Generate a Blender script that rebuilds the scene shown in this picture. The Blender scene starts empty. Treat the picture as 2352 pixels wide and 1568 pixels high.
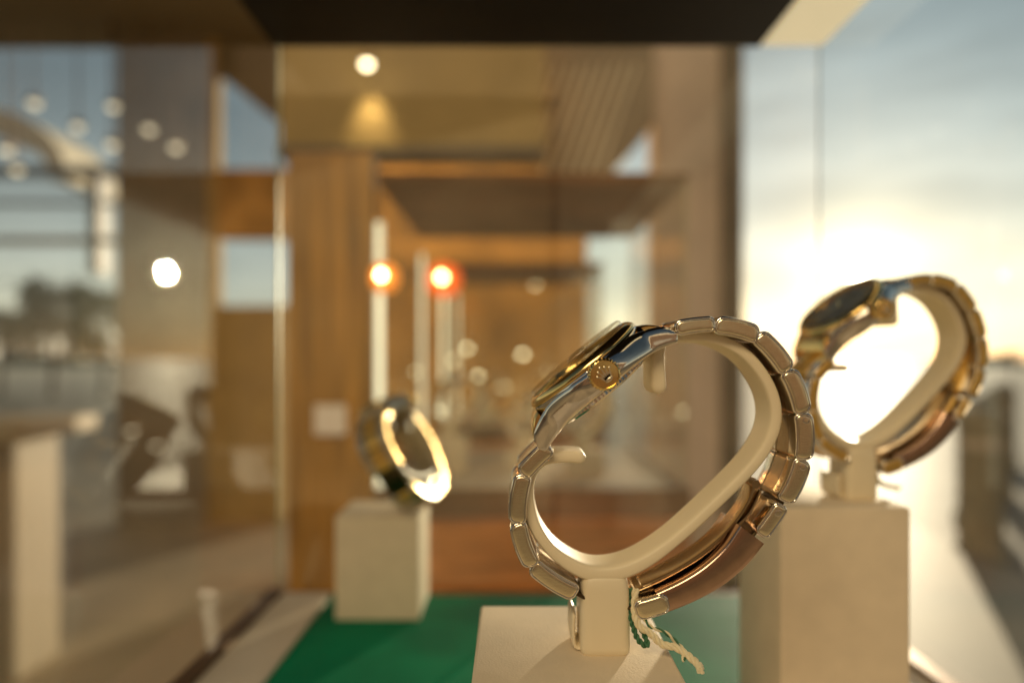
import bpy, bmesh, math, random
from mathutils import Vector, Matrix
random.seed(4)
H=1.30            # camera height above the ground
F=1600.0
scene=bpy.context.scene
def W(px,py,d):   # helper: metres from surveyed photo coordinates at depth d
    return Vector(((px-1200)/F*d, d, H+(840-py)/F*d))

# ------------------------------------------------------------ materials
def new_mat(name):
    m=bpy.data.materials.new(name); m.use_nodes=True
    nt=m.node_tree; return m,nt,nt.nodes,nt.links
def pmat(name,col,rough=.5,metal=0,noise=.12,nscale=60,bump=0,bscale=400,emit=None,es=0,spec=.5,coord='Object',stretch=(1,1,1)):
    m,nt,N,L=new_mat(name); b=N['Principled BSDF']
    tc=N.new('ShaderNodeTexCoord'); mp=N.new('ShaderNodeMapping'); mp.inputs['Scale'].default_value=stretch
    L.new(tc.outputs[coord],mp.inputs[0])
    n=N.new('ShaderNodeTexNoise'); n.inputs['Scale'].default_value=nscale; n.inputs['Detail'].default_value=5
    L.new(mp.outputs[0],n.inputs[0])
    r=N.new('ShaderNodeValToRGB')
    r.color_ramp.elements[0].position=.3; r.color_ramp.elements[1].position=.7
    r.color_ramp.elements[0].color=tuple(c*(1-noise) for c in col)+(1,)
    r.color_ramp.elements[1].color=tuple(min(1,c*(1+noise)) for c in col)+(1,)
    L.new(n.outputs[0],r.inputs[0]); L.new(r.outputs[0],b.inputs['Base Color'])
    b.inputs['Roughness'].default_value=rough; b.inputs['Metallic'].default_value=metal
    b.inputs['Specular IOR Level'].default_value=spec
    if bump:
        n2=N.new('ShaderNodeTexNoise'); n2.inputs['Scale'].default_value=bscale; n2.inputs['Detail'].default_value=6
        L.new(mp.outputs[0],n2.inputs[0])
        bp=N.new('ShaderNodeBump'); bp.inputs['Strength'].default_value=bump; bp.inputs['Distance'].default_value=.0003
        L.new(n2.outputs[0],bp.inputs['Height']); L.new(bp.outputs[0],b.inputs['Normal'])
    if emit:
        b.inputs['Emission Color'].default_value=emit+(1,); b.inputs['Emission Strength'].default_value=es
    return m
def glass_mat(name,tint=(.93,.98,.95),refl=1.0,rough=0.0,haze=0):
    m,nt,N,L=new_mat(name); N.remove(N['Principled BSDF'])
    out=[x for x in N if x.type=='OUTPUT_MATERIAL'][0]
    t=N.new('ShaderNodeBsdfTransparent'); t.inputs[0].default_value=tint+(1,)
    g=N.new('ShaderNodeBsdfGlossy'); g.inputs['Roughness'].default_value=rough
    ge=N.new('ShaderNodeNewGeometry'); dp=N.new('ShaderNodeVectorMath'); dp.operation='DOT_PRODUCT'
    L.new(ge.outputs['Normal'],dp.inputs[0]); L.new(ge.outputs['Incoming'],dp.inputs[1])
    def mth(op,a,b=None):
        x=N.new('ShaderNodeMath'); x.operation=op; x.use_clamp=False
        for i,v in enumerate((a,b)):
            if v is None: continue
            if isinstance(v,(int,float)): x.inputs[i].default_value=v
            else: L.new(v,x.inputs[i])
        return x.outputs[0]
    c=mth('ABSOLUTE',dp.outputs['Value']); s=mth('POWER',mth('SUBTRACT',1.0,c),5.0)
    fr=mth('MINIMUM',mth('MULTIPLY',mth('ADD',mth('MULTIPLY',s,.95),.045),refl),.95)
    mx=N.new('ShaderNodeMixShader'); L.new(fr,mx.inputs[0]); L.new(t.outputs[0],mx.inputs[1]); L.new(g.outputs[0],mx.inputs[2])
    res=mx.outputs[0]
    if haze:   # warm translucent veil mixed in to imitate sun haze on the glass
        tl=N.new('ShaderNodeBsdfTranslucent'); tl.inputs[0].default_value=(1,.78,.48,1)
        tc=N.new('ShaderNodeTexCoord'); nz=N.new('ShaderNodeTexNoise'); nz.inputs['Scale'].default_value=14; nz.inputs['Detail'].default_value=8
        L.new(tc.outputs['Object'],nz.inputs[0])
        f2=mth('MULTIPLY',nz.outputs[0],haze*2)
        m2=N.new('ShaderNodeMixShader'); L.new(f2,m2.inputs[0]); L.new(res,m2.inputs[1]); L.new(tl.outputs[0],m2.inputs[2]); res=m2.outputs[0]
    L.new(res,out.inputs[0]); return m

M={}
M['suede']=pmat('suede_beige',(.74,.62,.45),.75,noise=.045,nscale=90,bump=.35,bscale=1800)
M['holder']=pmat('soft_cream_plastic',(.84,.72,.50),.42,noise=.03,nscale=40,bump=.05,bscale=2500)
M['steel']=pmat('polished_steel',(.80,.74,.65),.09,1,noise=.08,nscale=300,bump=.03,bscale=1500)
M['steelb']=pmat('satin_warm_steel',(.97,.83,.58),.19,1,noise=.10,nscale=500,bump=.05,bscale=900,stretch=(1,1,8))
M['gold']=pmat('polished_gold',(.88,.62,.24),.15,1,noise=.06,nscale=300,bump=.03,bscale=1500)
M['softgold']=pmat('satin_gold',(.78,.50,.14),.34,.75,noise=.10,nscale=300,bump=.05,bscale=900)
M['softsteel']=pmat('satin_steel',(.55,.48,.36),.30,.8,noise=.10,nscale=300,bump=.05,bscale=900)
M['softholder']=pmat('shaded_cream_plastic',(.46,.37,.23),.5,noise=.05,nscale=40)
M['mid']=pmat('centre_link_metal',(.45,.33,.19),.22,1,noise=.08,nscale=300)
M['rose']=pmat('clasp_metal',(.58,.39,.28),.16,1,noise=.08,nscale=300,bump=.02,bscale=1200)
M['darkm']=pmat('dark_gold_metal',(.10,.07,.035),.35,1,noise=.1)  # dark gold of the thin band inside the bracelet
M['dial']=pmat('dark_dial',(.08,.06,.025),.3,.5,noise=.1)
M['crystal']=glass_mat('sapphire_crystal',(.95,.95,.92),.8)
M['crystal2']=glass_mat('coated_sapphire_crystal',(.95,.93,.88),.18)
M['glass']=glass_mat('shop_glass',(.97,.985,.96),1.05)
M['hazeglass']=glass_mat('sun_haze_shop_glass',(.98,.985,.96),1.05,haze=.034)
M['green']=pmat('green_leather',(.001,.16,.07),.65,noise=.35,nscale=14,bump=.35,bscale=1500,spec=.10)
M['trim']=pmat('bronze_trim',(.16,.085,.035),.35,.6,noise=.15,nscale=20)
M['border']=pmat('cream_border',(.62,.52,.40),.5,noise=.06,nscale=30)
M['black']=pmat('dark_ceiling_panel',(.008,.006,.004),.55,noise=.4,nscale=25,spec=.15)
M['brownroof']=pmat('brown_ceiling_panel',(.12,.045,.013),.6,noise=.5,nscale=9,spec=.08)
M['sunlit_border']=pmat('cream_border_sun_glow',(.85,.78,.58),.5,noise=.05,nscale=20,emit=(1,.85,.52),es=.48)  # plain cream border; its emission stands in for reflected sunlight
M['base']=pmat('orange_brown_wood',(.50,.20,.045),.45,noise=.40,nscale=12,stretch=(1,1,10))
M['edge']=pmat('sun_glow_glass_edge',(.75,.85,.70),.3,noise=.05,emit=(1,.92,.62),es=1.1)  # emission stands in for sunlight caught by the glass edges
M['edge2']=pmat('dull_glass_edge',(.40,.40,.24),.4,noise=.05)
M['panel']=pmat('gold_wood_panel',(.33,.165,.025),.4,noise=.55,nscale=5,stretch=(14,14,1))
M['wall']=pmat('olive_beige_wall',(.42,.29,.11),.8,noise=.14,nscale=4)
M['wallbrown']=pmat('brown_wall',(.50,.28,.08),.8,noise=.5,nscale=3)
M['col']=pmat('grey_stone_column',(.24,.19,.13),.7,noise=.2,nscale=3)
M['colpurple']=pmat('pale_stone_column',(.54,.43,.35),.7,noise=.2,nscale=3)
M['dark']=pmat('dark_frame',(.06,.045,.03),.5,noise=.2,nscale=10)
M['soffit']=pmat('olive_soffit',(.20,.155,.08),.8,noise=.1,nscale=2)
M['cream']=pmat('cream_plaster',(.75,.66,.50),.7,noise=.06,nscale=3)
M['tan']=pmat('tan_laminate',(.34,.27,.17),.6,noise=.1,nscale=3)
M['paving']=pmat('stone_paving',(.42,.34,.23),.6,noise=.2,nscale=1.5,bump=.2,bscale=30)
M['ground']=pmat('asphalt_ground',(.30,.25,.18),.62,noise=.25,nscale=.4,spec=.3)
def ground_haze():  # mixes the pale haze of distance into the ground colour
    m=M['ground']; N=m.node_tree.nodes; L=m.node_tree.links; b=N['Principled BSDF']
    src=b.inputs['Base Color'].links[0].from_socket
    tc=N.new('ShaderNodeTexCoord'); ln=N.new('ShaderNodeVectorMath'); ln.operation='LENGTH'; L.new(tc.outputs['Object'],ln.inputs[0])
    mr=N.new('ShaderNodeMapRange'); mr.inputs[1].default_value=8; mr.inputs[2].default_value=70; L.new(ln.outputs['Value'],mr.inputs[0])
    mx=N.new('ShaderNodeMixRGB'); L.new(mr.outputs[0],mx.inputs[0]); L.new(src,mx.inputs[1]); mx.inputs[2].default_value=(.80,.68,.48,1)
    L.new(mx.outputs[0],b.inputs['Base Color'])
ground_haze()
M['bollard']=pmat('bollard_paint',(.38,.33,.23),.6,noise=.2,nscale=12)
M['leaf']=pmat('foliage',(.07,.075,.035),.8,noise=.4,nscale=3)
M['farleaf']=pmat('hazy_foliage',(.30,.27,.18),.9,noise=.3,nscale=.5)
M['bark']=pmat('bark',(.12,.08,.05),.9,noise=.3,nscale=8)
M['brick']=pmat('reflection_backdrop_brick',(.10,.055,.03),.8,noise=.3,nscale=2)
M['white']=pmat('white_card',(.8,.74,.68),.6,noise=.03)
M['cordc']=pmat('cream_cord',(.85,.75,.50),.8,noise=.1,nscale=800,bump=.4,bscale=3000)
M['cordg']=pmat('green_cord',(.05,.16,.08),.8,noise=.1,nscale=800,bump=.4,bscale=3000)
M['lampw']=pmat('warm_lamp',(1,.9,.7),.4,emit=(1,.84,.52),es=9)
M['lamps']=pmat('soft_lamp',(1,.9,.7),.4,emit=(1,.86,.58),es=1.0)
M['bulb_or_glint']=pmat('sun_glint_core',(1,.8,.5),.4,emit=(1,.70,.28),es=26)  # emission imitates sun reflected in glass, as do the next two materials
M['amber']=pmat('amber_sun_halo',(1,.3,.05),.4,emit=(1,.30,.03),es=.8)
M['red']=pmat('red_orange_sun_halo',(1,.2,.03),.4,emit=(1,.12,.012),es=1.0)

# ------------------------------------------------------------ mesh helpers
def link(o,parent=None):
    scene.collection.objects.link(o)
    if parent: o.parent=parent
    return o
def mk(name,verts,faces,mat,parent=None,smooth=False,fm=None,bevel=0,loc=None):
    me=bpy.data.meshes.new(name); me.from_pydata([tuple(v) for v in verts],[],faces)
    mats=mat if isinstance(mat,(list,tuple)) else [mat]
    for m in mats: me.materials.append(m)
    if fm:
        for p,i in zip(me.polygons,fm): p.material_index=i
    bm=bmesh.new(); bm.from_mesh(me); bmesh.ops.recalc_face_normals(bm,faces=bm.faces)
    if bevel:
        bmesh.ops.bevel(bm,geom=list(bm.edges),offset=bevel,segments=3,profile=.5,affect='EDGES',clamp_overlap=True)
    bm.to_mesh(me); bm.free()
    for p in me.polygons: p.use_smooth=smooth or bevel>0
    if (smooth or bevel>0):
        try: me.set_sharp_from_angle(angle=math.radians(38))
        except Exception: pass
    o=bpy.data.objects.new(name,me); 
    if loc is not None: o.location=loc
    return link(o,parent)
class B:   # geometry accumulator
    def __init__(s): s.v=[]; s.f=[]; s.m=[]
    def add(s,v,f,mi=0):
        o=len(s.v); s.v+=[Vector(x) for x in v]; s.f+=[tuple(i+o for i in q) for q in f]; s.m+=[mi]*len(f)
    def loft(s,secs,mi=0,cap=True,closed=False,capmi=None,mis=None):
        n=len(secs[0]); v=[p for q in secs for p in q]
        k=len(secs); o=len(s.v); s.v+=[Vector(x) for x in v]
        for a in range(k if closed else k-1):
            b=(a+1)%k
            for i in range(n):
                j=(i+1)%n; s.f.append((o+a*n+i,o+a*n+j,o+b*n+j,o+b*n+i)); s.m.append(mis[a] if mis else mi)
        if cap and not closed:
            s.add(secs[0],[tuple(range(n))],capmi if capmi is not None else mi)
            s.add(secs[-1],[tuple(range(n))],capmi if capmi is not None else mi)
    def box(s,x0,x1,y0,y1,z0,z1,mi=0):
        v=[(x,y,z) for x in (x0,x1) for y in (y0,y1) for z in (z0,z1)]
        s.add(v,[(0,1,3,2),(4,6,7,5),(0,4,5,1),(2,3,7,6),(0,2,6,4),(1,5,7,3)],mi)
    def obj(s,name,mat,parent=None,smooth=False,bevel=0,loc=None):
        o=mk(name,s.v,s.f,mat,parent,smooth,s.m,bevel,loc)
        return o
def box(name,x0,x1,y0,y1,z0,z1,mat,parent=None,bevel=0):
    b=B()
    if parent is None:
        c=Vector(((x0+x1)/2,(y0+y1)/2,z0))
    else: c=Vector((0,0,0))
    b.box(x0-c.x,x1-c.x,y0-c.y,y1-c.y,z0-c.z,z1-c.z)
    return b.obj(name,mat,parent,bevel=bevel,loc=c)
def tag(o,label=None,cat=None,group=None,kind=None):
    if label: o['label']=label
    if cat: o['category']=cat
    if group: o['group']=group
    if kind: o['kind']=kind
    return o
def empty(name,loc):
    e=bpy.data.objects.new(name,None); e.location=loc; e.empty_display_size=.02; link(e); return e
def catmull(pts,sub=6):
    out=[]; n=len(pts)
    for i in range(n-1):
        p0=pts[max(i-1,0)];p1=pts[i];p2=pts[i+1];p3=pts[min(i+2,n-1)]
        for k in range(sub):
            t=k/sub
            out.append(tuple(.5*((2*b)+(-a+c)*t+(2*a-5*b+4*c-d)*t*t+(-a+3*b-3*c+d)*t**3) for a,b,c,d in zip(p0,p1,p2,p3)))
    out.append(pts[-1]); return out
def superell(a,b,n=20,e=4):
    r=[]
    for i in range(n):
        t=2*math.pi*i/n; c,s_=math.cos(t),math.sin(t)
        r.append((a*math.copysign(abs(c)**(2/e),c), b*math.copysign(abs(s_)**(2/e),s_)))
    return r
def band(bb,path,tf,wf,yoff=0,e=4,n=20,mi=0,roundends=True):
    k=len(path); secs=[]
    for i,p in enumerate(path):
        a=path[max(i-1,0)]; c=path[min(i+1,k-1)]
        t=Vector((c[0]-a[0],c[1]-a[1])).normalized(); nn=Vector((-t.y,t.x))
        s=i/(k-1)
        sec=[(p[0]+nn.x*q[0],yoff+q[1],p[1]+nn.y*q[0]) for q in superell(tf(s),wf(s),n,e)]
        if roundends and i==0:
            for fr,off in ((.25,1.0),(.7,.75),(.92,.4)):
                h=tf(s)
                secs.append([(p[0]-t.x*h*off+nn.x*q[0]*fr,yoff+q[1]*(.8+.2*fr),p[1]-t.y*h*off+nn.y*q[0]*fr) for q in superell(tf(s),wf(s),n,e)])
        secs.append(sec)
        if roundends and i==k-1:
            for fr,off in ((.92,.4),(.7,.75),(.25,1.0)):
                h=tf(s)
                secs.append([(p[0]+t.x*h*off+nn.x*q[0]*fr,yoff+q[1]*(.8+.2*fr),p[1]+t.y*h*off+nn.y*q[0]*fr) for q in superell(tf(s),wf(s),n,e)])
    bb.loft(secs,mi)

# ------------------------------------------------------------ hero stand + watch (local frame at the stem foot)
D=.173; YC=.183
BX=(1424-1200)/F*D; BZ=(840-1550)/F*D
def Lp(px,py): return ((px-1200)/F*D-BX, (840-py)/F*D-BZ)
mm=.001
def build_stand():
    e=empty('watch_display_stand',(0,0,0))
    path=[(1553,905),(1551,860),(1552,822),(1566,795),(1610,785),(1680,790),(1748,820),(1796,868),(1828,930),(1834,990),(1814,1048),(1770,1108),(1690,1188),(1605,1266),(1530,1322),(1465,1352),(1400,1358),(1345,1338),(1290,1295),(1252,1235),(1238,1165),(1248,1112),(1278,1083),(1325,1076),(1362,1078)]
    path=catmull([Lp(*p) for p in path],6)
    def tf(s):
        base=15.5
        if s<.12: base=20-(s/.12)*4.5
        if .55<s<.75: base=15.5+5*math.sin((s-.55)/.2*math.pi)
        return base/F*D
    b=B(); band(b,path,tf,lambda s:6.4*mm,0,e=5,n=28)
    b.obj('holder_band',M['holder'],e,smooth=True)
    b=B(); secs=[]
    x0,_=Lp(1363,0); x1,_=Lp(1486,0); cx=(x0+x1)/2; hw=(x1-x0)/2
    for z,sx,sy in [(0.0,.93,.9),(.0006,.98,.96),(.002,1,1),(.010,.99,.98),(.0165,.95,.95),(.0190,.90,.92),(.0203,.80,.84),(.0215,.62,.7),(.0225,.55,.66)]:
        secs.append([(cx+q[0],q[1],z) for q in superell(hw*sx,7.4*mm*sy,32,6)])
    b.loft(secs); b.obj('stem',M['holder'],e,smooth=True)
    b=B(); band(b,catmull([(x0-1.4*mm,9*mm),(x0-1.5*mm,5*mm),(x0-.9*mm,1.2*mm),(x0+2*mm,.8*mm)],5),lambda s:.75*mm,lambda s:6.3*mm,2*mm,e=3)
    b.obj('foot_clip',M['holder'],e,smooth=True)
    return e

def link_mesh(name,A,Bp,th,w,parent,bow=.0,screw=None):
    A=Vector(A);Bp=Vector(Bp); t=(Bp-A); Ln=t.length; t.normalize(); n=Vector((-t.y,t.x)); C=(A+Bp)/2
    def outline(ins,l,h,bowk=bow):
        pts=[]; hl=l/2-ins; hh=h/2-ins; r=max(hh*.72,1e-5)
        for cxx,cyy,a0 in ((hl-r,hh-r,0),(-hl+r,hh-r,90),(-hl+r,-hh+r,180),(hl-r,-hh+r,270)):
            for k in range(7):
                a=math.radians(a0+k*15)
                pts.append([cxx+r*math.cos(a),cyy+r*math.sin(a)])
        out=[]
        for i,p in enumerate(pts):
            q=pts[(i+1)%len(pts)]; out.append(p)
            if math.dist(p,q)>l*.3:
                for k in (1,2,3,4,5): out.append([p[0]+(q[0]-p[0])*k/6,p[1]+(q[1]-p[1])*k/6])
        return [(x,y-bowk*((x/hl)**2)) for x,y in out]
    def W3(o,y): return [(C.x+t.x*p[0]+n.x*p[1],y,C.y+t.y*p[0]+n.y*p[1]) for p in o]
    b=B(); g=-.12*mm
    hmax=th/2
    for sgn in (-1,1):
        yo=sgn*w/2; yi=sgn*w*.235
        s_=-sgn
        o_=lambda i_:outline(min(i_,hmax*.93),Ln-g,th)
        secs=[W3(o_(1.7*mm),yo-s_*.08*mm),W3(o_(1.3*mm),yo-s_*.07*mm),W3(o_(.95*mm),yo-s_*.03*mm),W3(o_(.72*mm),yo+s_*.04*mm),W3(o_(.64*mm),yo+s_*.14*mm),W3(o_(.56*mm),yo+s_*.14*mm),W3(o_(.47*mm),yo+s_*.06*mm),
              W3(o_(.26*mm),yo+s_*.10*mm),W3(o_(.12*mm),yo+s_*.26*mm),W3(o_(.02*mm),yo+s_*.6*mm),W3(o_(0),yo+s_*1.0*mm),
              W3(o_(0),yi-s_*.2*mm),W3(o_(.2*mm),yi)]
        b.loft(secs,0,capmi=1,mis=[1,1,1,1,0,0,0,0,0,0,0,0])
    yi=w*.22
    secs=[W3(outline(.25*mm,Ln*.98,th*.94),-yi),W3(outline(0,Ln*.98,th*.94),-yi+.2*mm),W3(outline(0,Ln*.98,th*.94),yi-.2*mm),W3(outline(.25*mm,Ln*.98,th*.94),yi)]
    b.loft(secs,2)
    if screw is not None:
        c=C+t*screw*(Ln/2-1.9*mm); rr=.9*mm
        ring=lambda r,y:[(c.x+r*math.cos(k*math.pi/8),y,c.y+r*math.sin(k*math.pi/8)) for k in range(16)]
        b.loft([ring(rr,-w/2+.4*mm),ring(rr,-w/2-.08*mm),ring(rr*.85,-w/2-.12*mm),ring(rr*.6,-w/2-.12*mm),ring(rr*.5,-w/2-.0*mm)],0)
    return b.obj(name,[M['steel'],M['steelb'],M['mid'],M['darkm']],parent,smooth=True)

def build_watch():
    e=empty('wristwatch',(0,0,0))
    cx,cz=((1405-1200)/F*.164-BX,(840-884)/F*.164-BZ)
    U=Vector((.769,0,.639)); Nn=Vector((-.639,0,.769)); Y=Vector((0,1,0)); C0=Vector((cx,0,cz))
    def P(u,y,n): return C0+U*u+Y*y+Nn*n
    R=18.4*mm
    b=B()
    for sgn in (-1,1):
        secs=[]
        K=61
        for i in range(K):
            q=-1+2*i/(K-1); u=q*22.6*mm
            au=abs(u)
            circ=math.sqrt(max(R*R-u*u,0))
            lug=(13.8-3.0*(au/(22.6*mm))**2)*mm
            k=3.4*mm; h=max(k-abs(circ-lug),0)/k; yo=max(circ,lug)+h*h*k*.25
            yi=9.7*mm
            nt=(3.6-1.2*(au/(22.6*mm))**2-4.6*(au/(22.6*mm))**3.2)*mm
            nb=(-4.0-.6*(au/(22.6*mm))**2-2.7*(au/(22.6*mm))**4)*mm
            endf=1.0
            if abs(q)>.93: endf=max(.22,math.sqrt(max(0,1-((abs(q)-.93)/.072)**2)))
            nc=(nt+nb)/2; hn=(nt-nb)/2*endf; yc=(yo+yi)/2; hy=(yo-yi)/2
            secs.append([P(u,sgn*(yc+p[0]),nc+p[1]) for p in superell(hy,hn,32,2.8)])
        b.loft(secs,0)
    def rev(bb,prof,mi,seg=96,flute=None,cap=True):
        secs=[]
        for r,n in prof:
            ring=[]
            for k in range(seg):
                a=2*math.pi*k/seg; rr=r
                if flute: rr=r*(1+flute*(1 if k%2 else -1))
                ring.append(P(rr*math.cos(a),rr*math.sin(a),n))
            secs.append(ring)
        bb.loft(secs,mi,cap=cap)
    rev(b,[(16.9*mm,-2.6*mm),(17.6*mm,-1.8*mm),(17.8*mm,2.3*mm),(17.4*mm,3.0*mm)],0)
    b.obj('case',[M['steel']],e,smooth=True)
    b=B(); rev(b,[(15.8*mm,-3.4*mm),(15.8*mm,-4.7*mm)],0,seg=180,flute=.008); rev(b,[(15.4*mm,-4.7*mm),(14.6*mm,-5.3*mm),(12*mm,-5.6*mm)],0)
    b.obj('case_back',[M['steel']],e,smooth=False)
    b=B(); rev(b,[(16.6*mm,2.9*mm),(17.5*mm,3.1*mm),(17.55*mm,3.5*mm),(17.3*mm,4.1*mm),(16.8*mm,4.7*mm),(16.2*mm,5.15*mm),(15.5*mm,5.35*mm),(15.3*mm,5.3*mm),(15.25*mm,4.2*mm),(14.9*mm,3.5*mm)],0,cap=False)
    b.obj('bezel',[M['gold']],e,smooth=True)
    b=B(); rev(b,[(15.0*mm,3.1*mm),(15.0*mm,3.55*mm)],0)
    for k in range(12):
        a=k*math.pi/6; c,s_=math.cos(a),math.sin(a)
        v=[]
        for rr in (10.5*mm,13.6*mm):
            for tt in (-.45*mm,.45*mm):
                for n in (3.56*mm,4.0*mm): v.append(P(rr*c-tt*s_,rr*s_+tt*c,n))
        b.add(v,[(0,1,3,2),(4,6,7,5),(0,4,5,1),(2,3,7,6),(0,2,6,4),(1,5,7,3)],1)
    for ang,l in ((.9,8.5*mm),(2.6,12*mm)):
        c,s_=math.cos(ang),math.sin(ang); v=[]
        for rr in (-2*mm,l):
            for tt in (-.4*mm,.4*mm):
                for n in (4.1*mm,4.3*mm): v.append(P(rr*c-tt*s_,rr*s_+tt*c,n))
        b.add(v,[(0,1,3,2),(4,6,7,5),(0,4,5,1),(2,3,7,6),(0,2,6,4),(1,5,7,3)],1)
    b.obj('dial',[M['dial'],M['gold']],e,smooth=False)
    b=B(); rev(b,[(15.2*mm,4.6*mm),(15.2*mm,6.3*mm),(14.8*mm,6.75*mm),(8*mm,6.9*mm),(.2*mm,6.95*mm)],0)
    cr=b.obj('crystal',[M['crystal']],e,smooth=True)
    b=B(); secs=[]
    for r,n in ((1,6.95*mm),(.97,7.3*mm),(.75,7.8*mm),(.3,8.05*mm)):
        secs.append([P(p[0]*r,-9.3*mm+p[1]*r,n) for p in superell(3.1*mm,2.6*mm,24,3)])
    b.loft(secs); b.obj('date_magnifier',[M['crystal']],cr,smooth=True)
    cu=1.2*mm; ck=1.16
    b=B()
    ring=lambda r,y,fl=0,seg=72:[P(cu+ck*r*(1+(fl if (k%3)==0 else 0))*math.cos(2*math.pi*k/seg),y,ck*r*(1+(fl if (k%3)==0 else 0))*math.sin(2*math.pi*k/seg)) for k in range(seg)]
    b.loft([ring(2.4*mm,-17.6*mm),ring(2.4*mm,-18.9*mm)],0)
    b.loft([ring(3.0*mm,-18.7*mm),ring(3.4*mm,-18.9*mm,-.08),ring(3.4*mm,-21.2*mm,-.08),ring(3.1*mm,-21.7*mm),ring(2.85*mm,-21.85*mm),ring(2.75*mm,-21.5*mm),ring(.3*mm,-21.6*mm)],0)
    crown=b.obj('crown',[M['gold']],e,smooth=True)
    b=B(); yb=-21.45*mm; yt=-22.15*mm
    def disc(cu_,cn_,r,seg=12,sy=1):
        rg=lambda y,k_:[P(cu+ck*(cu_+r*k_*math.cos(2*math.pi*k/seg)),y,ck*(cn_+sy*r*k_*math.sin(2*math.pi*k/seg))) for k in range(seg)]
        b.loft([rg(yb,1),rg(yt,1),rg(yt-.06*mm,.6)],0)
    disc(0,-1.35*mm,.95*mm,16,.42)
    for a in (-50,-25,0,25,50):
        ra=math.radians(a); r1=2.0*mm if a else 2.2*mm
        tip=(r1*math.sin(ra),-1.0*mm+r1*math.cos(ra)*1.2)
        ba=(.5*mm*math.sin(ra)*1.3,-1.1*mm); tx=Vector((tip[0]-ba[0],tip[1]-ba[1])).normalized(); nx=Vector((-tx.y,tx.x))
        v=[]
        for y in (yb,yt):
            for q in ((ba[0]-nx.x*.45*mm,ba[1]-nx.y*.45*mm),(ba[0]+nx.x*.45*mm,ba[1]+nx.y*.45*mm),(tip[0],tip[1])):
                v.append(P(cu+ck*q[0],y,ck*q[1]))
        b.add(v,[(0,1,2),(3,5,4),(0,3,4,1),(1,4,5,2),(2,5,3,0)])
        disc(tip[0],tip[1],.24*mm,10)
    b.obj('crown_emblem',[M['steelb']],crown,smooth=False)
    # --- bracelet
    TH=46/F*D
    joints=[(1583,768),(1678,756),(1783,781),(1856,866),(1893,968),(1894,1080),(1849,1182)]
    left=[(1288,1046),(1222,1112),(1208,1228),(1244,1332),(1350,1400)]
    centre=joints+[(1795,1242),(1720,1325),(1620,1395),(1510,1436),(1420,1428),(1350,1400)]+left[::-1][1:]
    pc=catmull([Lp(*p) for p in centre],5)
    b=B(); band(b,pc,lambda s:.55*mm,lambda s:6.6*mm,0,e=6,n=16,roundends=False)
    br=b.obj('bracelet',[M['darkm']],e,smooth=True)
    def wd(i,n): return (19.6-3.4*i/n)*mm
    for i in range(6):
        link_mesh('bracelet_link',Lp(*joints[i]),Lp(*joints[i+1]),TH*(1.0 if i else .85),wd(i,8),br,bow=.6*mm if i else .3*mm,screw={4:-1,5:-1}.get(i))
    link_mesh('bracelet_link',Lp(1842,1186),Lp(1790,1260),TH*.85,wd(6,8),br,bow=.1*mm,screw=-.8)
    for i in range(4):
        link_mesh('bracelet_link',Lp(*left[i+1]),Lp(*left[i]),TH*(.95),wd(i,8),br,bow=.6*mm if i else .2*mm)
    link_mesh('bracelet_link',Lp(1572,1416),Lp(1492,1440),TH*1.1,wd(6,8),br,bow=.1*mm)
    for (u0,n0,u1,n1) in ((17.0,1.6,20.8,-1.4),(-17.0,1.6,-21.5,-2.0)):
        b=B(); secs=[]
        for k in range(5):
            t=k/4; u=(u0+(u1-u0)*t)*mm; n=(n0+(n1-n0)*t**1.5)*mm
            secs.append([P(u,p[1],n+p[0]-.8*mm) for p in superell(1.9*mm,9.5*mm,24,5)])
        b.loft(secs)
        b.obj('end_link',[M['gold']],br,smooth=True)
    cp=catmull([Lp(*p) for p in ((1770,1258),(1732,1308),(1680,1354),(1620,1390),(1552,1420))],8)
    b=B(); band(b,cp,lambda s:(41-11*s)/F*D,lambda s:8.3*mm,0,e=7,n=36,roundends=False)
    b.obj('clasp',[M['rose']],br,smooth=True)
    bp=catmull([Lp(*p) for p in ((1786,1134),(1765,1190),(1722,1250),(1660,1305),(1590,1350),(1515,1385))],8)
    b=B(); band(b,bp,lambda s:.55*mm,lambda s:3.6*mm,-2*mm,e=5,n=20)
    bp=catmull([Lp(*p) for p in ((1800,1160),(1772,1215),(1722,1262),(1655,1318),(1570,1368),(1500,1400))],8)
    band(b,bp,lambda s:.5*mm,lambda s:5.0*mm,0,e=5,n=20)
    q=Lp(1784,1140); rr=1.1*mm
    b.loft([[(q[0]+rr*math.cos(k*math.pi/8),y,q[1]+rr*math.sin(k*math.pi/8)) for k in range(16)] for y in (-6.5*mm,5*mm)])
    b.obj('clasp_blade',[M['mid']],br,smooth=True)
    return e

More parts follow.
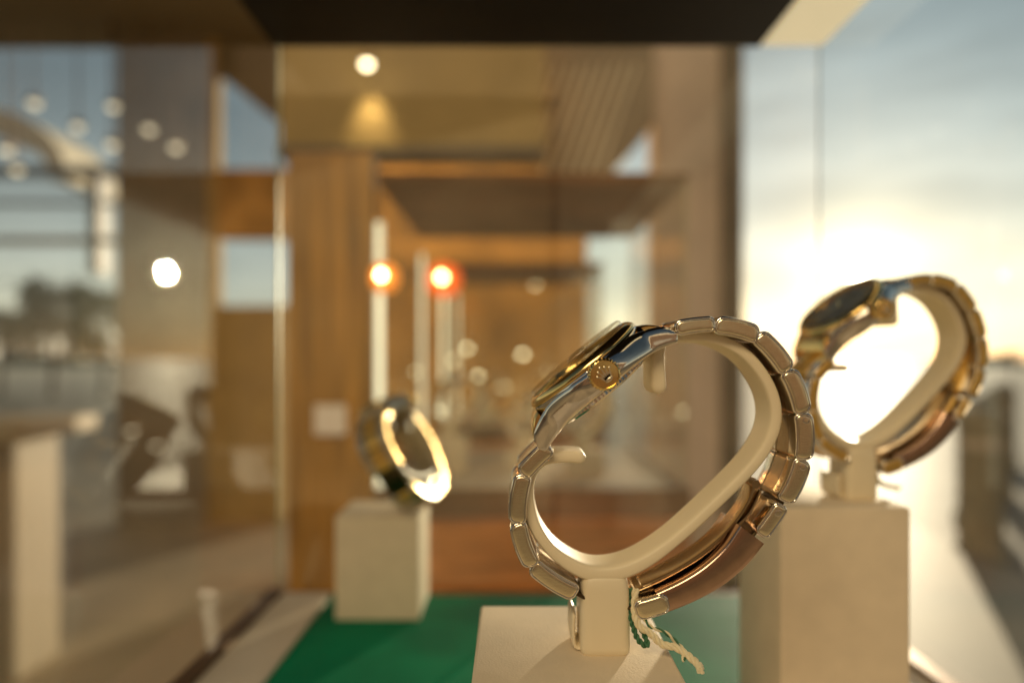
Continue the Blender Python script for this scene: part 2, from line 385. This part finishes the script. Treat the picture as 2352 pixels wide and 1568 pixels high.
def tube(bb,pts,r,mi=0,n=8):
    secs=[]; k=len(pts)
    for i,p in enumerate(pts):
        t=(Vector(pts[min(i+1,k-1)])-Vector(pts[max(i-1,0)])).normalized()
        a=t.orthogonal().normalized() if i==0 else (prev-t*prev.dot(t)).normalized()
        prev=a; c=t.cross(a)
        secs.append([Vector(p)+a*r*math.cos(2*math.pi*j/n)+c*r*math.sin(2*math.pi*j/n) for j in range(n)])
    bb.loft(secs,mi)
def build_cord():
    e=empty('tag_cord',(0,0,0))
    def strandset(base,names,R,pitch,rs):
        pts=[]
        for px,py,y in base:
            x,z=Lp(px,py); pts.append((x,y*mm,max(z,1.3*mm)))
        cen=catmull(pts,26)
        for nm,ph,mt in names:
            v=[]; L=0
            for i,p in enumerate(cen):
                if i: L+=(Vector(p)-Vector(cen[i-1])).length
                t=(Vector(cen[min(i+1,len(cen)-1)])-Vector(cen[max(i-1,0)])).normalized()
                a=t.cross(Vector((0,1,.2))).normalized(); c=t.cross(a)
                an=ph+L/pitch*2*math.pi
                v.append(Vector(p)+(a*math.cos(an)+c*math.sin(an))*R)
            b=B(); tube(b,v,rs,0,8); b.obj(nm,mt,e,smooth=True)
    strandset([(1498,1395,-5),(1492,1440,-7),(1500,1470,-8.5),(1525,1486,-9),(1552,1510,-9.5),(1582,1514,-10.5),(1606,1526,-12),(1624,1536,-15),(1622,1541,-18)],
        [('cream_strand',0,M['cordc']),('cream_strand',2.09,M['cordc']),('cream_strand',4.19,M['cordc'])],.5*mm,6.0*mm,.5*mm)
    strandset([(1488,1400,-3),(1482,1440,-5.5),(1496,1500,-8),(1520,1518,-8.5),(1512,1490,-7),(1496,1470,-6)],
        [('green_strand',0,M['cordg']),('green_strand',3.14,M['cordg'])],.4*mm,3*mm,.4*mm)
    strandset([(1505,1440,-6),(1526,1472,-8),(1560,1486,-8.2),(1590,1512,-8),(1600,1522,-10),(1596,1535,-13)],
        [('cream_strand',0,M['cordc']),('green_strand',3.14,M['cordg'])],.28*mm,5*mm,.3*mm)
    return e

stand=build_stand(); watch=build_watch(); cord=build_cord()
heroloc=Vector((BX,YC,H+BZ))
for o in (stand,watch,cord): o.location=heroloc
tag(stand,'cream plastic loop stand holding a watch on a beige block','display stand','watch display stands')
tag(watch,'steel and gold wristwatch closed around a cream loop stand','watch','wristwatches')
tag(cord,'twisted cream and green tag cord hanging from the watch clasp','cord','tag cords')
kids_map={}
for o in list(bpy.data.objects):
    if o.parent: kids_map.setdefault(o.parent.name,[]).append(o)
def dup(o,mat,only=None):
    n=o.copy(); scene.collection.objects.link(n)
    n.matrix_world=mat
    def rec(src,dst):
        for c in kids_map.get(src.name,[]):
            if only and c.name not in only: continue
            cc=c.copy(); scene.collection.objects.link(cc); cc.parent=dst; rec(c,cc)
    rec(o,n); return n
def trio(loc,rz,lab=None,withcord=True,crz=0):
    m=Matrix.Translation(loc)@Matrix.Rotation(rz,4,'Z')
    s=dup(stand,m); w=dup(watch,m)
    if withcord: dup(cord,m@Matrix.Rotation(crz,4,'Z'))
    if lab: w['label']=lab
    return w
# ------------------------------------------------------------ pedestals
def pedestal(x0,x1,y0,y1,z0,z1,lab):
    o=box('display_block',x0,x1,y0,y1,z0,z1,M['suede'],bevel=.0009)
    return tag(o,lab,'display block','suede display blocks')
ZF=H-.161
pedestal(-.0097,.0415,.150,.2125,ZF,H+BZ,'low beige suede block under the sharp watch stand')
ZR=H-.0547
pedestal(.0984,.146,.250,.296,ZF,ZR,'tall beige suede block carrying a backlit watch')
ZL=H-.097
pedestal(-.109,-.057,.42,.466,ZF,ZL,'beige suede cube on green leather with small watch')
wr=trio((.1345,.270,ZR),math.radians(9),'backlit gold and steel wristwatch against the low sun',crz=math.radians(55))
# leaning watch with its bracelet turned to the viewer
yv=-Vector((.86,-.10,.46)).normalized(); zv=Vector((-.55,-.1,.86)); zv=(zv-yv*zv.dot(yv)).normalized(); xv=yv.cross(zv)
SC=1.05
R3=Matrix((xv,yv,zv)).transposed().to_4x4()@Matrix.Rotation(math.radians(60),4,'Y')
lc=Vector((.0136,0,.049))*SC; target=W(945,1060,.441)
mat=Matrix.Translation(target-(R3@lc))@R3@Matrix.Scale(SC,4)
lowest=1e9
for c in [o for o in bpy.data.objects if o.type=='MESH' and o.name.startswith(('bracelet_link','clasp','case'))]:
    for v in c.data.vertices: lowest=min(lowest,(mat@v.co).z)
mat=Matrix.Translation((0,0,ZL-lowest+.0003))@mat
wl=dup(watch,mat); wl['label']='gold link wristwatch leaning edge-on upon a beige cube'
def ov(o,prefix,mp):
    for c in o.children:
        if c.type=='MESH' and c.name.startswith(prefix):
            for i,m in mp.items():
                if i<len(c.material_slots):
                    s=c.material_slots[i]; s.link='OBJECT'; s.material=m
        ov(c,prefix,mp)
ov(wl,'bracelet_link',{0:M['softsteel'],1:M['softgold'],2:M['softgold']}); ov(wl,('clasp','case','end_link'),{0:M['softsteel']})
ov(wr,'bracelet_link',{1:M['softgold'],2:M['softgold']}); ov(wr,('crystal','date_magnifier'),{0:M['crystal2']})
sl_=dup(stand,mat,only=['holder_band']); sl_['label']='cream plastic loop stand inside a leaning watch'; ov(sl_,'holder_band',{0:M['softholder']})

# ------------------------------------------------------------ vitrines
XL,XR=-.161,.2115
def vitrine(y0,y1,lab,front=True,green=True,edge_glow=False):
    e=empty('display_case',((XL+XR)/2,(y0+y1)/2,H-.5)); ox,oy,oz=e.location
    def bx(name,x0,x1,ya,yb,z0,z1,mat,bev=0):
        b=B(); b.box(x0-ox,x1-ox,ya-oy,yb-oy,z0-oz,z1-oz); return b.obj(name,mat,e,bevel=bev)
    bx('base_cabinet',XL-.006,XR+.006,y0,y1,H-.62,ZF-.030,M['base'])
    zt=ZF+.0015; RB=.020
    bx('floor_border',XL+.005,XL+.038,y0,y1-.004,ZF-.03,zt,M['border']); bx('floor_border',XR-RB,XR-.005,y0,y1-.004,ZF-.03,zt,M['border'])
    bx('bronze_frame',XL-.004,XL+.0045,y0,y1-.004,ZF-.03,zt+.003,M['trim']); bx('bronze_frame',XR-.0045,XR+.004,y0,y1-.004,ZF-.03,zt+.003,M['trim']); bx('bronze_frame',XL-.004,XR+.004,y1-.0035,y1+.006,ZF-.03,ZF-.001,M['trim'])
    if front: bx('bronze_frame',XL-.004,XR+.004,y0-.012,y0-.001,ZF-.03,zt+.003,M['trim'])
    yg=.27 if green else y0+.001
    bx('floor_panel',XL+.0385,XR-RB-.0005,yg,y1-.0045,ZF-.03,ZF,M['green'] if green else M['border'])
    if green: bx('floor_border',XL+.0385,XR-RB-.0005,y0+.001,yg-.0005,ZF-.03,zt,M['border'])
    rt=.245 if green else .226
    bx('roof_panel',XL-.004,XR-.040,y0,y1+.004,H+.216,H+rt,M['black'] if green else M['brownroof'])
    bx('roof_border',XR-.0395,XR+.004,y0,y1+.004,H+.217,H+rt-.001,M['sunlit_border'] if green else M['trim'])
    gm=M['hazeglass'] if green else M['glass']
    def sheet(pts,m=None):
        v=[Vector(p)-Vector((ox,oy,oz)) for p in pts]; return mk('glass_pane',v,[(0,1,2,3)],m or M['glass'],e)
    za,zb=ZF+.005,H+.2155
    sheet([(XL,y0,za),(XL,y1,za),(XL,y1,zb),(XL,y0,zb)])
    sheet([(XR,y0,za),(XR,y1,za),(XR,y1,zb),(XR,y0,zb)])
    sheet([(XL,y1,za),(XR,y1,za),(XR,y1,zb),(XL,y1,zb)],gm)
    if front: sheet([(XL,y0,za),(XR,y0,za),(XR,y0,zb),(XL,y0,zb)])
    w=.0030 if edge_glow else .0006
    m1=M['edge'] if edge_glow else M['edge2']
    bx('glass_edge',XL-w,XL+w,y1-.0005,y1+.0015,za,zb-.03*edge_glow,m1); bx('glass_edge',XR-w*.2,XR+w*.2,y1-.0005,y1+.0015,za,zb,M['edge2'])
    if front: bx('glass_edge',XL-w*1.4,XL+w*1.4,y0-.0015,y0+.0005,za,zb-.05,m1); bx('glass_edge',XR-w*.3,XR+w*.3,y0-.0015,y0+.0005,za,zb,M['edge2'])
    tag(e,lab,'display case','glass display cases'); return e
vitrine(.02,.470,'glass display case lined with green leather and cream border',front=False)
vitrine(.83,1.22,'bronze framed glass display case with pale floor',green=False,edge_glow=True)
vitrine(1.60,1.99,'small glass display case behind another in a row',green=False,edge_glow=True)
for x,y,z,rz in ((-.09,.98,ZF+.05,.4),(.02,1.05,ZF+.02,.1),(.10,.95,ZF+.035,.7),(-.07,1.75,ZF+.04,.2),(.06,1.80,ZF+.05,0)):
    pedestal(x-.026,x+.026,y-.024,y+.024,ZF+.0002,z,'beige suede block inside a display case')
    q_=trio((x,y,z),rz,'wristwatch on a cream loop inside a farther case',withcord=False); ov(q_,('crystal','date_magnifier'),{0:M['crystal2']})
def point(name,loc,en,col=(1,.62,.26),r=.03):
    l=bpy.data.lights.new(name,'POINT'); l.energy=en; l.color=col; l.shadow_soft_size=r
    o=bpy.data.objects.new(name,l); o.location=loc; link(o)
point('shop_fill_light',(-.45,3.1,H+1.15),30,r=.15)  # hidden light added to brighten and warm the shop wall

def sun_glint(px,py,d,r,lab,halo,k=1.0):  # glowing shapes added in place of sun reflections on the glass
    p=W(px,py,d); e=empty('glass_sun_glint',p)
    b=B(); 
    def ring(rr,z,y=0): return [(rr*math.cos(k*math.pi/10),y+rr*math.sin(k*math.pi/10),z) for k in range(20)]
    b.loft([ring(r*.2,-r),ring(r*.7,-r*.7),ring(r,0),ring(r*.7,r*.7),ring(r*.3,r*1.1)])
    b.obj('bulb_or_glint',M['bulb_or_glint'],e,smooth=True)
    b=B(); b.loft([ring(r*1.3*k,-r*2.3*k,r*3.4*k),ring(r*2.2*k,-r*1.4*k,r*3.4*k),ring(r*2.5*k,0,r*3.4*k),ring(r*2.2*k,r*1.4*k,r*3.4*k),ring(r*1.2*k,r*2.3*k,r*3.4*k)]); b.obj('amber_sun_halo',halo,e,smooth=True)
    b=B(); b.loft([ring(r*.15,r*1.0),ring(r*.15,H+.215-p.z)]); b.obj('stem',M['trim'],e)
    return tag(e,lab,'lamp','sun glints in glass')
sun_glint(893,645,.80,.0052,'small glowing amber lamp in a glass case',M['amber'],1.4)  # not a real lamp: glowing shape added in place of a sun reflection
sun_glint(1035,650,1.56,.0092,'red orange sun reflection added as a glowing shape',M['red'],1.8)

# ------------------------------------------------------------ shop walls seen beyond the case
p=box('wood_panel',-.282,-.176,.86,.90,0,H+.26,M['panel']); tag(p,'golden brown wood panel beside the display case','panel')
p=box('notice_card',-.247,-.208,.853,.858,H-.095,H-.058,M['white']); tag(p,'small square pale card fixed on the wood panel','card')
p=box('bulkhead_wall',-.85,.12,2.5,2.6,H+.77,H+1.5,M['wall']); tag(p,'olive beige bulkhead wall above the display cases','wall')
p=box('bulkhead_trim',-.85,.12,2.47,2.62,H+.735,H+.767,M['dark']); tag(p,'dark trim rail under the beige bulkhead wall','trim')
p=box('shop_wall',-1.05,.44,4.0,4.15,0,H+1.8,M['wallbrown']); tag(p,'brown shop wall behind the row of display cases','wall')
def downlight(pos,r,mat,name='downlight',lab='small round warm downlight',rod=.3):
    e=empty(name,pos); b=B()
    ring=lambda rr,z:[(rr*math.cos(k*math.pi/10),rr*math.sin(k*math.pi/10),z) for k in range(20)]
    b.loft([ring(r*.3,-r*.8),ring(r*.8,-r*.5),ring(r,0),ring(r*.8,r*.4)]); b.obj('bulb_or_glint',mat,e,smooth=True)
    b=B(); b.loft([ring(r*1.1,r*.1),ring(r*1.1,r*1.2),ring(r*.2,r*1.6),ring(r*.12,rod)]); b.obj('housing',M['trim'],e,smooth=True)
    return tag(e,lab,'lamp','warm downlights')
dpos=W(860,150,2.42); downlight(dpos,.018,M['lampw'])
ld=bpy.data.lights.new('downlight_beam','SPOT'); ld.energy=4.2; ld.color=(1,.78,.42); ld.spot_size=math.radians(62); ld.spot_blend=1; ld.shadow_soft_size=.02
lo=bpy.data.objects.new('downlight_beam',ld); lo.location=(dpos.x,dpos.y-.0,dpos.z-.03); link(lo); lo.rotation_euler=(math.radians(24),0,0)
# small warm display lights deep in the shop
for px,py,d in ((1255,664,3.6),(1062,842,3.4),(1120,880,3.5),(1025,962,3.0),(1340,655,3.7),(1180,905,3.6),(1290,870,3.8),(1225,828,3.5),(1095,815,3.7),(1330,905,3.6)):
    downlight(W(px,py,d),.016,M['lampw'],name='display_light',lab='tiny warm display light inside the shop',rod=.12)
b=B(); d=3.0
poly=[W(1272,60,d),W(1533,60,d),W(1533,288,d),W(1436,408,d),W(1272,408,d)]; c0=W(1400,400,d)
fr=[q-c0 for q in poly]; bk=[q-c0+Vector((0,.08,0)) for q in poly]
b.loft([fr,bk],0)
for k in range(9):
    a=W(1285+k*26,150,d-.02)-c0; a2=W(1285+k*26-90,408,d-.02)-c0
    if a2.x<fr[0].x: 
        t=(a.x-fr[0].x)/(a.x-a2.x); a2=a+(a2-a)*t
    b.loft([[a+Vector((-.006,0,0)),a+Vector((.006,0,0)),a+Vector((.006,.018,0)),a+Vector((-.006,.018,0))],[a2+Vector((-.006,0,0)),a2+Vector((.006,0,0)),a2+Vector((.006,.018,0)),a2+Vector((-.006,.018,0))]],1)
o=b.obj('awning',[M['col'],M['cream']],loc=c0); tag(o,'grey brown awning with slanting pale ribs','awning')
p=box('stone_column',*(W(1533,0,3.2).x,W(1690,0,3.2).x),3.2,3.35,0,H+2.2,M['colpurple']); tag(p,'pale stone column at the shop corner','column')
p=box('corner_post',*(W(1690,0,3.18).x,W(1742,0,3.18).x),3.18,3.4,0,H+2.2,M['dark']); tag(p,'dark metal corner post beside the stone column','post')

# ------------------------------------------------------------ left facade (one building with parts)
FD=5.0
fe=empty('shop_building',W(300,840,FD)*1.0); fe.location.z=0; fo=fe.location.copy()
def fpart(name,x0,x1,y0,y1,mat,dd=0,th=.15):
    a=W(x0,y0,FD); c=W(x1,y1,FD)
    b=B(); b.box(min(a.x,c.x)-fo.x,max(a.x,c.x)-fo.x,dd,dd+th,max(min(a.z,c.z),.0)-fo.z,max(a.z,c.z)-fo.z); return b.obj(name,mat,fe)
fpart('fascia',-900,668,-200,93,M['soffit'])
fpart('column',283,488,94,1700,M['col'],-.05,.1)
fpart('column',489,511,94,1700,M['wall'],-.02,.1)
fpart('rail',-600,282,388,404,M['dark'])
fpart('wall',512,672,396,556,M['wallbrown'])
fpart('wall',512,672,716,1700,M['wall'])
fpart('mullion',206,230,405,640,M['dark'])
fpart('rail',-600,282,555,566,M['col'])
fpart('rail',-600,282,470,478,M['dark'],.02,.05)
b=B(); poly=[W(512,94,FD),W(672,94,FD),W(672,300,FD),W(512,172,FD)]
b.loft([[q-fo for q in poly],[q-fo+Vector((0,.12,0)) for q in poly]]); b.obj('gable',M['soffit'],fe)
a=W(-300,95,FD)
b=B(); b.box(-4.6-fo.x,-.9-fo.x,.6-FD,-.001,a.z-fo.z,a.z+.15-fo.z); b.obj('soffit',M['soffit'],fe)
tag(fe,'tan shop building with dark framed openings under a flat soffit','building')
b=B(); secs=[]
cc=W(-60,420,7)
for k in range(24):
    a=math.pi*.5*k/23
    x=.95*math.sin(a); z=.75*math.cos(a)
    secs.append([(x,0,z),(x*.80,0,z*.72),(x*.80,.9,z*.72),(x,.9,z)])
b.loft(secs); o=b.obj('curved_canopy',M['cream'],loc=cc,smooth=True); tag(o,'curved cream canopy beyond the shop openings','canopy')
for px,py in ((80,243),(265,250),(182,298),(349,303),(412,345),(262,340),(40,398),(15,352)):
    downlight(W(px,py,4.6),.034,M['lamps'],lab='small round warm downlight hung beneath a soffit',rod=H+2.3-W(px,py,4.6).z)
for px,py in ((308,1007),(366,1042)):
    pp=W(px,py,3.5); downlight(pp,.02,M['lamps'],name='post_lamp',lab='small warm lamp glowing near the floor',rod=.1)
def counter(x0,x1,ytop,d,lab):
    a=W(x0,ytop,d); c=W(x1,ytop,d); e=empty('display_counter',((a.x+c.x)/2,d,0)); ox,oy,oz=e.location
    b=B(); b.box(a.x-ox,c.x-ox,-.2,.3,a.z-.06,a.z); b.obj('counter_top',M['tan'],e,bevel=.004)
    b=B(); b.box(a.x+.05-ox,c.x-.22-ox,-.15,.25,0,a.z-.061); b.obj('cabinet',M['dark'],e)
    b=B(); b.box(c.x-.21-ox,c.x-.10-ox,-.17,.2,0,a.z-.061); b.obj('leg',M['tan'],e)
    tag(e,lab,'counter'); return e
counter(-160,118,985,2.6,'tan topped counter with a dark cabinet below')
# unseen dark building added behind the viewpoint to deepen contrast in the polished metal
be=empty('reflection_backdrop',(0,-9,0))
b=B(); b.box(-14,14,-.4,0,0,5.2); b.obj('wall',M['brick'],be)
for i in range(6):
    b=B(); b.box(-12+i*4.2,-9.8+i*4.2,.01,.06,1.1,3.4); b.obj('backdrop_window',M['dark'],be)
b=B(); b.box(-14.2,14.2,-.5,.15,5.21,5.5); b.obj('backdrop_cornice',M['cream'],be)
tag(be,'unseen dark brick backdrop added for reflections in the metal','building')

# ------------------------------------------------------------ ground etc.
def sheet(name,x0,x1,y0,y1,z,mat,lab):
    o=mk(name,[(x0,y0,z),(x1,y0,z),(x1,y1,z),(x0,y1,z)],[(0,1,2,3)],mat); tag(o,lab,None,None,'structure'); return o
sheet('ground',-900,900,-300,1500,0,M['ground'],'dull asphalt ground reaching the horizon')
pts=[(-8,-3),(2.3,-3),(2.55,1.5),(2.75,3.2),(2.9,4.6),(2.7,6.2),(1.9,7.2),(0,7.8),(-8,8)]
pts=catmull([(x,y) for x,y in pts],4)
b=B(); b.loft([[(x,y,.004) for x,y in pts],[(x,y,.10) for x,y in pts]]); o=b.obj('pavement',M['paving'],); tag(o,'warm stone pavement with a curved kerb',None,None,'structure')
for x,y in ((2.95,4.3),(3.6,5.3),(4.6,6.5),(5.9,8.2)):
    e=empty('bollard',(x,y,0)); b=B()
    ring=lambda r,z:[(r*math.cos(k*math.pi/12),r*math.sin(k*math.pi/12),z) for k in range(24)]
    b.loft([ring(.15,0),ring(.15,.1),ring(.125,.13),ring(.125,.86),ring(.135,.88),ring(.135,.93),ring(.11,.98),ring(.03,1.0)]); b.obj('post',M['bollard'],e,smooth=True)
    b=B(); b.loft([ring(.128,.74),ring(.128,.80)],cap=False); b.obj('band',M['border'],e)
    tag(e,'dark grey rounded metal bollard on the pavement','bollard','bollards by the kerb')
def tree(x,y,h,seed):
    rnd=random.Random(seed); e=empty('tree',(x,y,0)); b=B()
    tube(b,[(0,0,0),(0.05,0,h*.2),(0,.05,h*.45),(.05,0,h*.7)],h*.022)
    for k in range(5):
        a=rnd.random()*6.28; tube(b,[(0,0,h*(.3+.07*k)),(math.cos(a)*h*.14,math.sin(a)*h*.14,h*(.45+.07*k)),(math.cos(a)*h*.24,math.sin(a)*h*.24,h*(.55+.07*k))],h*.009,0,6)
    b.obj('trunk',M['bark'],e); b=B()
    cl=[(rnd.gauss(0,h*.15),rnd.gauss(0,h*.15),h*(.42+.5*rnd.random())) for _ in range(26)]
    for i in range(1500):
        c=rnd.choice(cl); s=h*.028
        q=Vector((rnd.gauss(c[0],h*.055),rnd.gauss(c[1],h*.055),rnd.gauss(c[2],h*.045)))
        u=Vector((rnd.gauss(0,1),rnd.gauss(0,1),rnd.gauss(0,1))).normalized(); v=u.orthogonal().normalized()
        b.add([q-u*s,q+v*s*.6,q+u*s,q-v*s*.6],[(0,1,2,3)])
    b.obj('crown',M['leaf'] if x<0 else M['farleaf'],e); tag(e,'leafy dark green tree at the far edge of the plaza','tree','distant trees')
for i,(x,y,h) in enumerate(((-13.2,22,3.6),(-15.5,23,4.0),(-18,24,3.1),(-10.5,28,2.6),(33,45,1.9),(38,48,2.6),(44,55,2.6))): tree(x,y,h,i)
b=B()
for k in list(range(0,16))+list(range(34,46)):
    x=-120+k*6; hh=1.5+.6*math.sin(k*1.7)+.5*math.sin(k*3.1); b.box(x,x+6.001,130,134,0,max(.6,hh))
o=b.obj('far_treeline',M['farleaf']); tag(o,'distant low line of trees on the horizon',None,None,'stuff')

# ------------------------------------------------------------ light
sd=Vector(((2010-1200)/F,1,(840-640)/F)).normalized()
el=math.asin(sd.z); az=math.atan2(sd.x,sd.y)
w=bpy.data.worlds.new('World'); scene.world=w; w.use_nodes=True; N=w.node_tree.nodes; L=w.node_tree.links
bg=N['Background']; sky=N.new('ShaderNodeTexSky'); sky.sky_type='NISHITA'; sky.sun_disc=False; sky.sun_elevation=el; sky.sun_rotation=az; sky.dust_density=.3; sky.air_density=1.0
BS=.05
bg.inputs['Strength'].default_value=BS
tc=N.new('ShaderNodeTexCoord'); nm=N.new('ShaderNodeVectorMath'); nm.operation='NORMALIZE'; L.new(tc.outputs['Generated'],nm.inputs[0])
dt=N.new('ShaderNodeVectorMath'); dt.operation='DOT_PRODUCT'; L.new(nm.outputs[0],dt.inputs[0]); dt.inputs[1].default_value=sd
cl=N.new('ShaderNodeMath'); cl.operation='MAXIMUM'; cl.inputs[1].default_value=0; L.new(dt.outputs['Value'],cl.inputs[0])
sx=N.new('ShaderNodeSeparateXYZ'); L.new(nm.outputs[0],sx.inputs[0])
ab=N.new('ShaderNodeMath'); ab.operation='ABSOLUTE'; L.new(sx.outputs[2],ab.inputs[0])
om=N.new('ShaderNodeMath'); om.operation='SUBTRACT'; om.inputs[0].default_value=1; L.new(ab.outputs[0],om.inputs[1])
prev=sky.outputs[0]
for src,ex,col,st in ((cl,40000,(1,.90,.62),60),(cl,420,(1,.84,.48),1.3),(cl,16,(1,.90,.64),.15),(cl,2,(.54,.80,.90),.26),(om,5,(1,.94,.80),.50)):
    pw=N.new('ShaderNodeMath'); pw.operation='POWER'; pw.inputs[1].default_value=ex; L.new(src.outputs[0],pw.inputs[0])
    sc=N.new('ShaderNodeVectorMath'); sc.operation='SCALE'; sc.inputs[0].default_value=[c*st/BS for c in col]; L.new(pw.outputs[0],sc.inputs['Scale'])
    ad=N.new('ShaderNodeVectorMath'); ad.operation='ADD'; L.new(prev,ad.inputs[0]); L.new(sc.outputs[0],ad.inputs[1]); prev=ad.outputs[0]
mp=N.new('ShaderNodeMapping'); mp.inputs['Scale'].default_value=(2,2,9); mp.inputs['Rotation'].default_value=(0,math.radians(12),0); L.new(nm.outputs[0],mp.inputs[0])
cn=N.new('ShaderNodeTexNoise'); cn.inputs['Scale'].default_value=1.6; cn.inputs['Detail'].default_value=5; L.new(mp.outputs[0],cn.inputs[0])
mr=N.new('ShaderNodeMapRange'); mr.inputs[1].default_value=.4; mr.inputs[2].default_value=.7; mr.inputs[3].default_value=.90; mr.inputs[4].default_value=1.22; L.new(cn.outputs[0],mr.inputs[0])
sc=N.new('ShaderNodeVectorMath'); sc.operation='SCALE'; L.new(prev,sc.inputs[0]); L.new(mr.outputs[0],sc.inputs['Scale'])
L.new(sc.outputs[0],bg.inputs[0])
sl=bpy.data.lights.new('sun','SUN'); sl.energy=5; sl.angle=math.radians(.5); sl.color=(1,.83,.58)
so=bpy.data.objects.new('sun',sl); so.rotation_euler=(-sd).to_track_quat('-Z','Y').to_euler(); so.location=(3,6,4); link(so)
al=bpy.data.lights.new('unseen_fill_light','AREA'); al.shape='RECTANGLE'; al.size=3.2; al.size_y=1.6; al.energy=160; al.color=(1,.78,.47)  # unseen warm fill added behind the camera
ao=bpy.data.objects.new('unseen_fill_light',al); ao.location=(-1.4,-4,H+3.6); ao.rotation_euler=(Vector((.1,1.5,H-.1))-ao.location).to_track_quat('-Z','Y').to_euler(); link(ao)

# ------------------------------------------------------------ camera
cam=bpy.data.cameras.new('camera'); co=bpy.data.objects.new('camera',cam); link(co)
co.location=(0,0,H); co.rotation_euler=(math.radians(90),0,0)
cam.lens=24; cam.sensor_width=36; cam.shift_y=40/2400; cam.clip_start=.01; cam.clip_end=3000
cam.dof.use_dof=True; cam.dof.focus_distance=.170; cam.dof.aperture_fstop=4.6
scene.camera=co
scene.view_settings.view_transform='Standard'; scene.view_settings.look='None'; scene.view_settings.exposure=0
